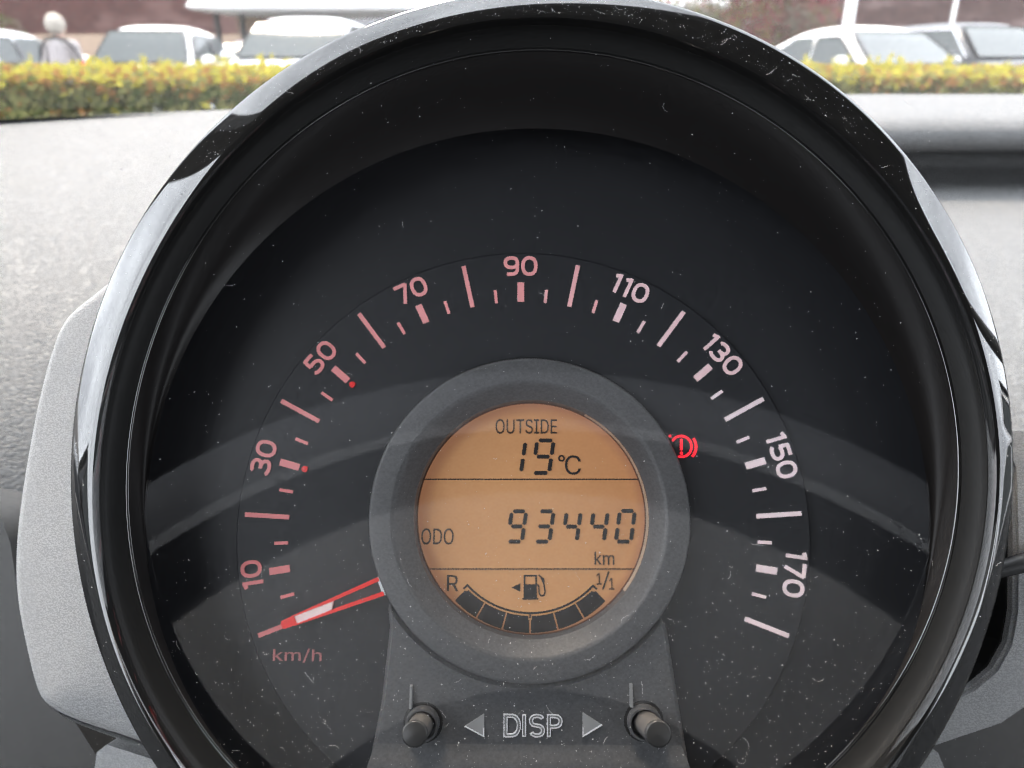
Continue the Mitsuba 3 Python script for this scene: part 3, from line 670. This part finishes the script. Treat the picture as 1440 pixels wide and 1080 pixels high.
kind = np.where(dz < .012, np.where(u < .80, 2, np.where(u < .9, 1, 3)), np.where(dz < .075, np.where(u < .48, 3, np.where(u < .62, 2, 1)), np.where(u < .45, 0, np.where(u < .93, 1, np.where(blotch > .5, 2, 3)))))
kind = np.where((dz >= .08) & (blotch > .62) & (u < .7), 4, kind)  # grey leaves stand in for glossy highlights on the front face
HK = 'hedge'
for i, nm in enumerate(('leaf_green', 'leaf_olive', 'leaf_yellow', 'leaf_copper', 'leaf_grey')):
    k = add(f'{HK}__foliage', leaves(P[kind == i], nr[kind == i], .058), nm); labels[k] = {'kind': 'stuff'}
sp = []
for _ in range(170):
    x0 = R_.uniform(-4, 4); y0 = R_.uniform(HY0 + .05, HY1); b0 = np.array([x0, y0, -0.09 + .04 * (y0 - HY0)]); hgt = R_.uniform(.02, .075)
    for j in range(7): sp.append(b0 + [R_.normal(0, .012), R_.normal(0, .012), hgt * j / 6])
sp = np.array(sp); k = add(f'{HK}__foliage', leaves(sp, unit(R_.normal(0, 1, sp.shape) + [0, -.6, .5]), .04), 'leaf_yellow'); labels[k] = {'kind': 'stuff'}
nf = 16000
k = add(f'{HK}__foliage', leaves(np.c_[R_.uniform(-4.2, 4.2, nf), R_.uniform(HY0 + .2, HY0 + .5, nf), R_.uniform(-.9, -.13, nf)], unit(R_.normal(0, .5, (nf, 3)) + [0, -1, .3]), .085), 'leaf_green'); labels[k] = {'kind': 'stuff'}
tw = [tube([[x0, y0, GROUND], [x0 + R_.normal(0, .05), y0, -.6], [x0 + R_.normal(0, .1), y0, -.16]], [.014, .009, .004], 5) for x0, y0 in zip(R_.uniform(-4.1, 4.1, 120), R_.uniform(HY0 + .2, HY1 - .1, 120))]
k = add(f'{HK}__stems', cat(tw), 'bark'); labels[k] = {'kind': 'stuff'}
tag(HK, 'clipped hedge with yellow green tips in front of the parked cars', 'hedge')

# ------------------------------------------------------------------ outside: cars
def make_car(key, x, y, rz, paint, label, Lc=4.0, Wd=1.70, H=1.48, cowl=-0.95, roof0=-0.30, roof1=0.95, tail=1.75, belt=0.93, hood=0.78, roof_rails=False, chrome=False):
    T_ = trimesh.transformations.rotation_matrix(math.radians(rz), [0, 0, 1]); T_[:3, 3] = [x, y, GROUND]
    def put(name, m, b, sm=30):
        m = m.copy(); m.apply_transform(T_); return add(f'{key}__{name}', m, b, sm)
    hl, hw_ = Lc / 2, Wd / 2
    side = smoothline([(-hl + .10, .22), (-hl, .35), (-hl + .02, .60), (-hl + .16, hood), (cowl - .25, belt - .02), (cowl + .1, belt + .01), (tail - .1, belt + .05), (hl - .05, belt - .02), (hl, .55), (hl - .06, .25)], 60, 2)
    rows = []
    for fx_, inset in ((-1, .10), (-.985, .045), (-.95, .015), (-.85, 0), (0, 0), (.85, 0), (.95, .015), (.985, .045), (1, .10)):
        c = side.mean(0); q = side + (c - side) / np.linalg.norm(side - c, axis=1, keepdims=True) * inset
        crown = .03 * (1 - fx_ ** 2); nose = np.clip((-side[:, 0] - hl + .6) / .6, 0, 1) ** 2 * .10 * fx_ ** 2
        rows.append(np.c_[np.full(len(q), fx_ * hw_), q[:, 0] + nose, q[:, 1] + crown * (q[:, 1] > .6)])
    put('body', loft(rows, closed=True, cap0=True, cap1=True), paint, 35)
    gp = smoothline([(cowl, belt - .03), (cowl + .04, belt + .0), (roof0 - .06, H - .055), (roof0 + .12, H - .01), ((roof0 + roof1) / 2, H), (roof1, H - .035), (roof1 + .22, H - .09), (tail, belt + .05), (tail + .02, belt - .03)], 60, 2)
    def halfw(z): return (hw_ - .07) - (hw_ * .22) * np.clip((z - belt) / (H - belt), 0, 1) ** 1.3
    rows = []
    for fx_, dr_ in [(f, .12 * abs(f) ** 7 - .02 * (1 - f * f)) for f in np.sin(np.linspace(-1, 1, 19) * math.pi / 2)]:
        zz = gp[:, 1] - dr_ * np.clip((gp[:, 1] - belt) / (H - belt), 0, 1); rows.append(np.c_[fx_ * halfw(gp[:, 1]), gp[:, 0], zz])
    put('cabin_roof', loft(rows, cap0=True, cap1=True), paint, 40)
    # windscreen: the raked front face, set 6 mm proud
    zs = np.linspace(belt + .035, H - .10, 8); rw = []
    yfront = np.interp(zs, gp[:30, 1], gp[:30, 0])
    for z_, y_ in zip(zs, yfront): rw.append([[f * (halfw(z_) - .06), y_ - .018, z_ + .026] for f in np.linspace(-1, 1, 9)])
    put('windscreen', loft(rw, closed=False), 'car_glass', True)
    wl = [np.array(r[0]) for r in rw]; wr = [np.array(r[-1]) for r in rw]
    put('window_seal', tube(wl + [np.array(v) for v in rw[-1]][1:] + wr[::-1][1:] + [np.array(v) for v in rw[0]][::-1][1:], .014, 5), 'rubber')
    put('wiper', tube([[-.45, yfront[0] - .03, zs[0]], [0, yfront[1] - .03, zs[1] - .01], [.35, yfront[1] - .03, zs[1]]], .008, 5), 'rubber')
    for s in (-1, 1):
        def sw(y0, y1, y2, y3):
            z0, z1 = belt + .05, H - .13
            return trimesh.Trimesh([[s * (halfw(z0) + .006), y0, z0], [s * (halfw(z0) + .006), y1, z0], [s * (halfw(z1) + .012), y2, z1], [s * (halfw(z1) + .012), y3, z1]], [[0, 1, 2], [0, 2, 3]], process=False)
        fy0 = np.interp(belt + .05, gp[:30, 1], gp[:30, 0]) + .16; fy1 = np.interp(H - .13, gp[:30, 1], gp[:30, 0]) + .14
        m1 = (roof0 + roof1) / 2
        def seal(y0, y1, y2, y3):
            z0, z1 = belt + .05, H - .13; a_, b_ = s * (halfw(z0) + .008), s * (halfw(z1) + .014)
            put('window_seal', tube([[a_, y0, z0], [a_, (y0 + y1) / 2, z0], [a_, y1, z0], [b_, y2, z1], [b_, (y2 + y3) / 2, z1], [b_, y3, z1], [a_, y0, z0]], .012, 5), 'rubber')
        seal(fy0, m1 - .04, m1 - .02, fy1)
        put('door_gap', tube([[s * (hw_ + .002), m1, .35], [s * (hw_ + .004), m1, belt - .06], [s * (halfw(belt + .03) + .004), m1, belt + .03]], .006, 4), 'rubber')
        put('side_window', sw(fy0, m1 - .04, m1 - .02, fy1), 'car_glass', False)
        put('side_window', sw(m1 + .05, tail - .42, roof1 + .02, m1 + .05), 'car_glass', False)
        if chrome:
            z0, z1 = belt + .05, H - .12
            put('window_trim', tube([[s * (halfw(z0) + .012), fy0 - .02, z0], [s * (halfw(z1) + .02), fy1, z1 + .01], [s * (halfw(z1) + .02), roof1 + .05, z1 + .01], [s * (halfw(z0) + .012), tail - .38, z0]], .016, 5), 'silver_trim')
            put('window_trim', tube([[s * (halfw(z0) + .014), fy0 - .02, z0 - .015], [s * (halfw(z0) + .014), tail - .38, z0 - .015]], .014, 5), 'silver_trim')
        mp = np.array([s * (hw_ + .09), fy0 + .10, belt + .08])
        put('mirror', hull(np.vstack([mp + v * [.11, .06, .075] for v in trimesh.creation.icosphere(2).vertices])), paint, 40)
        put('mirror_stem', tube([mp - [s * .02, 0, .05], mp - [s * .14, 0, .07]], .02, 6), 'rubber')
        put('headlight', hull(np.vstack([np.array([s * (hw_ - .24), -hl + .10, hood - .10]) + v * [.18, .10, .08] for v in trimesh.creation.icosphere(2).vertices])), 'lamp_clear', 40)
        put('tail_lamp', hull(np.vstack([np.array([s * (hw_ - .12), hl - .04, .80]) + v * [.10, .06, .12] for v in trimesh.creation.icosphere(2).vertices])), 'tail_red', 40)
        for wy in (-hl + .75, hl - .72):
            tr = trimesh.creation.cylinder(.30, .19, sections=28); tr.apply_transform(trimesh.transformations.rotation_matrix(math.pi / 2, [0, 1, 0])); tr.apply_translation([s * (hw_ - .09), wy, .30])
            k = put('wheel', tr, 'rubber')
            rm = trimesh.creation.cylinder(.19, .20, sections=20); rm.apply_transform(trimesh.transformations.rotation_matrix(math.pi / 2, [0, 1, 0])); rm.apply_translation([s * (hw_ - .088), wy, .30]); rm.apply_transform(T_)
            add(k + '__rim', rm, 'car_silver', 30)
        if roof_rails: put('roof_rail', tube([[s * (hw_ * .70), roof0 + .2, H + .0], [s * (hw_ * .70), roof0 + .3, H + .035], [s * (hw_ * .70), roof1 - .1, H + .03], [s * (hw_ * .70), roof1, H - .02]], .014, 6), 'silver_trim')
    put('front_plate', box([-.26, -hl - .02, .42], [.26, -hl - .005, .53]), 'white_paint')
    put('grille', box([-.45, -hl - .012, .57], [.45, -hl + .02, .66]), 'rubber')
    tag(key, label, 'car', 'cars parked beyond the hedge')

make_car('parked_car', -5.45, 13.0, 3, 'car_white', 'small white hatchback facing the hedge, left of the gauge', 3.6, 1.62, 1.49)
make_car('parked_car_001', -3.05, 12.8, -2, 'car_silver', 'large pale silver car partly hidden by the left side of the bezel', 4.5, 1.84, 1.60, -1.15, -.40, 1.2, 2.0, 1.0, .9)
make_car('parked_car_002', -8.35, 12.6, -4, 'car_silver', 'silver grey car cut off by the left edge of the photo', 4.2, 1.75, 1.46)
make_car('parked_car_003', 4.85, 11.2, 22, 'car_white', 'white saloon in front at the right with its bonnet over the hedge', 4.4, 1.76, 1.43, -.80, -.05, 0.75, 1.75, .92, .80)
make_car('parked_car_004', 8.0, 14.8, 18, 'car_dark', 'dark estate car with bright window trim cut off by the right edge', 4.7, 1.85, 1.60, -1.1, -.35, 1.3, 2.1, 1.0, .88, False, True)
make_car('parked_car_005', -5.9, 19.5, 0, 'car_dark', 'dark car in the second row between the white hatchback and the silver car', 4.2, 1.75, 1.42)
make_car('parked_car_006', -8.4, 19.5, 0, 'car_white', 'white car in the second row behind the white haired person', 4.2, 1.75, 1.42)
make_car('parked_car_007', 14.9, 42.0, 0, 'car_white', 'white van far off between the plum shrub and the brown building', 5.0, 1.6, 2.85, -1.9, -1.3, 2.1, 2.4, 1.2, 1.1)

# ------------------------------------------------------------------ outside: person with white hair
PK = 'person'
pp0 = at(88, 10.3); px_, py_ = pp0[0], pp0[1]
import manifold3d as m3
def chain(js):
    man = None
    for (a, ra), (b, rb) in js:
        sp_ = lambda c, r: trimesh.creation.icosphere(2, r).vertices + np.array(c)
        hm = hull(np.vstack([sp_(a, ra), sp_(b, rb)]))
        mm = m3.Manifold(m3.Mesh(np.asarray(hm.vertices, np.float32), np.asarray(hm.faces, np.uint32)))
        man = mm if man is None else man + mm
    man = man.refine_to_length(0.03); q = man.to_mesh(); t = trimesh.Trimesh(q.vert_properties[:, :3], q.tri_verts, process=True)
    return trimesh.smoothing.filter_taubin(t, iterations=12)
def pj(x, y, z): return (px_ + x, py_ - y, GROUND + z - .09)
HH = 1.60
body = [((pj(0, 0, .88), .14), (pj(0, 0, 1.12), .145)), ((pj(0, 0, 1.12), .145), (pj(0, 0, 1.26), .13)), ((pj(-.13, 0, 1.28), .075), (pj(.13, 0, 1.28), .075)), ((pj(0, 0, 1.28), .07), (pj(0, 0, 1.40), .055))]
for s in (-1, 1):
    body += [((pj(s * .17, 0, 1.28), .062), (pj(s * .23, .02, 1.02), .048)), ((pj(s * .23, .02, 1.02), .046), (pj(s * .24, -.06, .80), .034))]
    hx, hy, hz = s * .24, -.08, .76
    body += [((pj(hx, hy, hz + .03), .030), (pj(hx, hy, hz - .04), .034))]
    for i, dx in enumerate((-.024, -.008, .008, .024)):
        body += [((pj(hx, hy + dx, hz - .05), .0095), (pj(hx - s * .01, hy + dx, hz - .095 - .01 * (i in (1, 2))), .0085)), ((pj(hx - s * .01, hy + dx, hz - .095), .0085), (pj(hx - s * .03, hy + dx, hz - .12), .008))]
    body += [((pj(hx, hy - .03, hz - .0), .011), (pj(hx - s * .02, hy - .06, hz - .05), .009))]
    body += [((pj(s * .085, 0, .88), .10), (pj(s * .09, 0, .48), .062)), ((pj(s * .09, 0, .48), .06), (pj(s * .09, .02, .10), .042)), ((pj(s * .09, .03, .05), .045), (pj(s * .10, -.12, .04), .035))]
bm = chain(body); fz = bm.triangles_center[:, 2] - GROUND + .09; fxx = np.abs(bm.triangles_center[:, 0] - px_)
hd = chain([((pj(0, 0, 1.44), .075), (pj(0, 0, 1.50), .086)), ((pj(0, -.02, 1.40), .05), (pj(0, -.03, 1.47), .07)), ((pj(0, -.085, 1.455), .012), (pj(0, -.10, 1.44), .014)), ((pj(-.088, .0, 1.46), .016), (pj(-.09, .0, 1.44), .012)), ((pj(.088, .0, 1.46), .016), (pj(.09, .0, 1.44), .012))])
legs = (fz < .90) & (fxx < .20)
skinf = ((fz < .86) & (fxx >= .20)) | (fz > 1.37)
add(f'{PK}__head', hd, 'skin', True)
add(f'{PK}__top', bm.submesh([np.where(~legs & ~skinf)[0]], append=True), 'shirt_pale', True)
add(f'{PK}__trousers', bm.submesh([np.where(legs)[0]], append=True), 'trousers', True)
add(f'{PK}__hands', bm.submesh([np.where(skinf)[0]], append=True), 'skin', True)
hv = trimesh.creation.icosphere(4); q = hv.vertices; q = q * (1 + .22 * (meshkit.fbm(q * 9, 4)[:, None] - .5)) * [.112, .118, .125] + np.array(pj(0, .015, 1.515))
keep = ~((q[hv.faces].mean(1)[:, 1] > py_ + .055) & (q[hv.faces].mean(1)[:, 2] < GROUND + 1.455))
add(f'{PK}__hair', trimesh.Trimesh(q, hv.faces[keep], process=False), 'hair_white', True)
for s in (-1, 1):
    e_ = trimesh.creation.icosphere(2, .010); e_.apply_translation(pj(s * .03, -.092, 1.475)); add(f'{PK}__eye', e_, 'rubber', True)
add(f'{PK}__mouth', tube([pj(-.022, -.090, 1.408), pj(0, -.096, 1.406), pj(.022, -.090, 1.408)], .004, 5), 'bag_red')
add(f'{PK}__strap', tube([pj(-.25, .05, 1.10), pj(-.20, .09, 1.26), pj(-.12, .09, 1.35), pj(0, .09, 1.375), pj(.12, .09, 1.35), pj(.20, .09, 1.26), pj(.25, .05, 1.10)], .017, 6), 'rubber')
tag(PK, 'person with white hair in a pale top with a dark strap, standing among the cars', 'person')
bg = hull(np.vstack([np.array(pj(.27, .0, .98)) + v * [.07, .12, .13] for v in trimesh.creation.icosphere(2).vertices])); add('shoulder_bag', bg, 'bag_red', 40)
tag('shoulder_bag', 'small red bag hanging beside the white haired person', 'bag')

# ------------------------------------------------------------------ outside: buildings, canopy, poles, shrub
b0, b1 = at(-600, 34), at(352, 34)
BK = 'brick_building'
add(f'{BK}__wall', box([b0[0], 34, GROUND + .9], [b1[0], 44, 6.5]), 'brick_red'); add(f'{BK}__plinth', box([b0[0], 33.9, GROUND], [b1[0] + .06, 44, GROUND + 1.9]), 'tan_stone')
add(f'{BK}__coping', box([b0[0] - .1, 33.85, 6.5], [b1[0] + .1, 44.1, 6.7]), 'grey_paint')
tag(BK, 'red brick building behind the cars at the left', 'building')
bk = 'brown_building'
c0, c1 = at(1168, 30), at(2100, 30)
add(f'{bk}__wall', box([c0[0], 30, GROUND], [c1[0], 40, 6.5]), 'brick_dark')
add(f'{bk}__coping', box([c0[0] - .1, 29.85, 6.5], [c1[0], 40.1, 6.7]), 'grey_paint')
tag(bk, 'dark brown brick building behind the cars at the right', 'building')
gb = 'grey_building'
d0, d1 = at(360, 46), at(1165, 46)
add(f'{gb}__wall', box([d0[0], 46, GROUND], [d1[0], 54, 6.0]), 'grey_paint')
for i in range(6):
    xx = d0[0] + 3 + i * 5.2
    k = add(f'{gb}__window', box([xx, 45.95, 0.6], [xx + 2.4, 46.02, 2.4]), 'car_glass'); add(k + '__frame', cat([box([xx - .08, 45.93, .52], [xx + 2.48, 46.01, .6]), box([xx - .08, 45.93, 2.4], [xx + 2.48, 46.01, 2.48])]), 'white_paint')
tag(gb, 'grey building in the distance behind the gauge', 'building')
# flat white canopy with rounded rim
ck = 'white_canopy'
e0, e1 = at(258, 28)[0], at(1040, 28)[0]
prf = smoothline([(0, 0), (-.02, .14), (.05, .30), (.3, .34), (2, .34)], 20, 2)
pl = Polygon([(e0, 28), (e1, 28), (e1, 33), (e0, 33)]).buffer(-1).buffer(1, 16)
n = 160
O = np.array([pl.exterior.interpolate(t, normalized=True).coords[0] for t in np.linspace(0, 1, n + 1)[:-1]]); cen = O.mean(0)
if not pl.exterior.is_ccw: O = O[::-1]
rows = [np.c_[cen + (O - cen) * s, np.full(n, z)] for s, z in ((0, 1.36), (.90, 1.36), (.955, 1.42), (.985, 1.47), (1, 1.58), (.985, 1.72), (.96, 1.77), (0, 1.80))]
add(f'{ck}__roof', loft(rows), 'white_paint', 40)
for p_ in (312, 347, 700, 990):
    q = at(p_, 30); add(f'{ck}__post', tube([[q[0], 30, GROUND], [q[0], 30, 1.40]], .10, 10), 'dark_trim', 40)
add(f'{ck}__rear_panel', box([e0 + .8, 31.5, .9], [e0 + 4.5, 31.56, 1.36]), 'tan_stone')
tag(ck, 'long flat white canopy roof on dark posts above the parked cars', 'canopy')
for key, p_, y_, r_, lab in (('lamp_post', 1190, 17, .062, 'white post at the right beside a thinner white pipe'), ('drain_pipe', 1199.5, 17, .030, 'thin white pipe just right of the white post'), ('flag_pole', 1338, 20, .05, 'slim pale pole in front of the brown building')):
    q = at(p_, y_, .7); add(f'{key}__shaft', tube([[q[0], y_, GROUND], [q[0], y_, 5.5]], [r_, r_ * .8], 12), 'white_paint', 40)
    add(f'{key}__base', tube([[q[0], y_, GROUND], [q[0], y_, GROUND + .15]], r_ * 2, 12), 'grey_paint', 40)
    tag(key, lab, 'post')
def shrub(key, px, y_, w, ztop, cols, nl, label):
    c = at(px, y_, .5); n = nl
    d_ = unit(R_.normal(size=(n, 3))); rr = R_.random(n) ** .33
    p_ = d_ * rr[:, None] * [w, w * .8, (ztop - GROUND) * .48] * (1 + .5 * (meshkit.fbm(d_ * 2.2 + px, 3)[:, None] - .5)) + [c[0], y_, (ztop + GROUND) / 2 + .15]
    hole = meshkit.fbm(p_ * 2.2, 2, 5) > .42; p_ = p_[hole]; cl = meshkit.fbm(p_ * 1.3, 2, 9) + R_.normal(0, .06, len(p_))
    for i, cn in enumerate(cols):
        lo_q, hi_q = np.quantile(cl, i / len(cols)), np.quantile(cl, (i + 1) / len(cols)); s_ = (cl >= lo_q) & (cl <= hi_q)
        k = add(f'{key}__foliage', leaves(p_[s_], unit(R_.normal(size=(s_.sum(), 3)) + [0, -.4, .5]), .11), cn); labels[k] = {'kind': 'stuff'}
    add(f'{key}__stem', cat([tube([[c[0], y_, GROUND], [c[0] + dx * .4, y_ + dy * .4, GROUND + .8], [c[0] + dx, y_ + dy, ztop - .5]], [.06, .04, .015], 6) for dx, dy in R_.normal(0, .5, (5, 2))]), 'bark')
    tag(key, label, 'shrub')
shrub('shrub', 1030, 22, 2.6, 3.4, ('leaf_grey', 'leaf_olive', 'leaf_plum'), 16000, 'large greyish shrub right of the canopy')
shrub('shrub_001', 1098, 21, 1.3, 3.2, ('leaf_plum', 'leaf_plum', 'leaf_grey'), 7000, 'plum coloured shrub behind the white saloon')
shrub('shrub_002', -10, 31, 1.3, 1.5, ('leaf_grey', 'leaf_green'), 4000, 'small dark shrub by the brick wall at the far left')

make_car('parked_car_008', -3.1, -0.6, 176, 'car_dark', 'dark car added alongside at the left, out of view, to shape the bezel reflections', 4.2, 1.75, 1.46)  # added out of view to give the bezel something to reflect
make_car('parked_car_009', 3.9, 0.2, 183, 'car_silver', 'silver car added alongside at the right, out of view, to shape the bezel reflections', 4.2, 1.75, 1.50)  # likewise added, only for reflections in the bezel
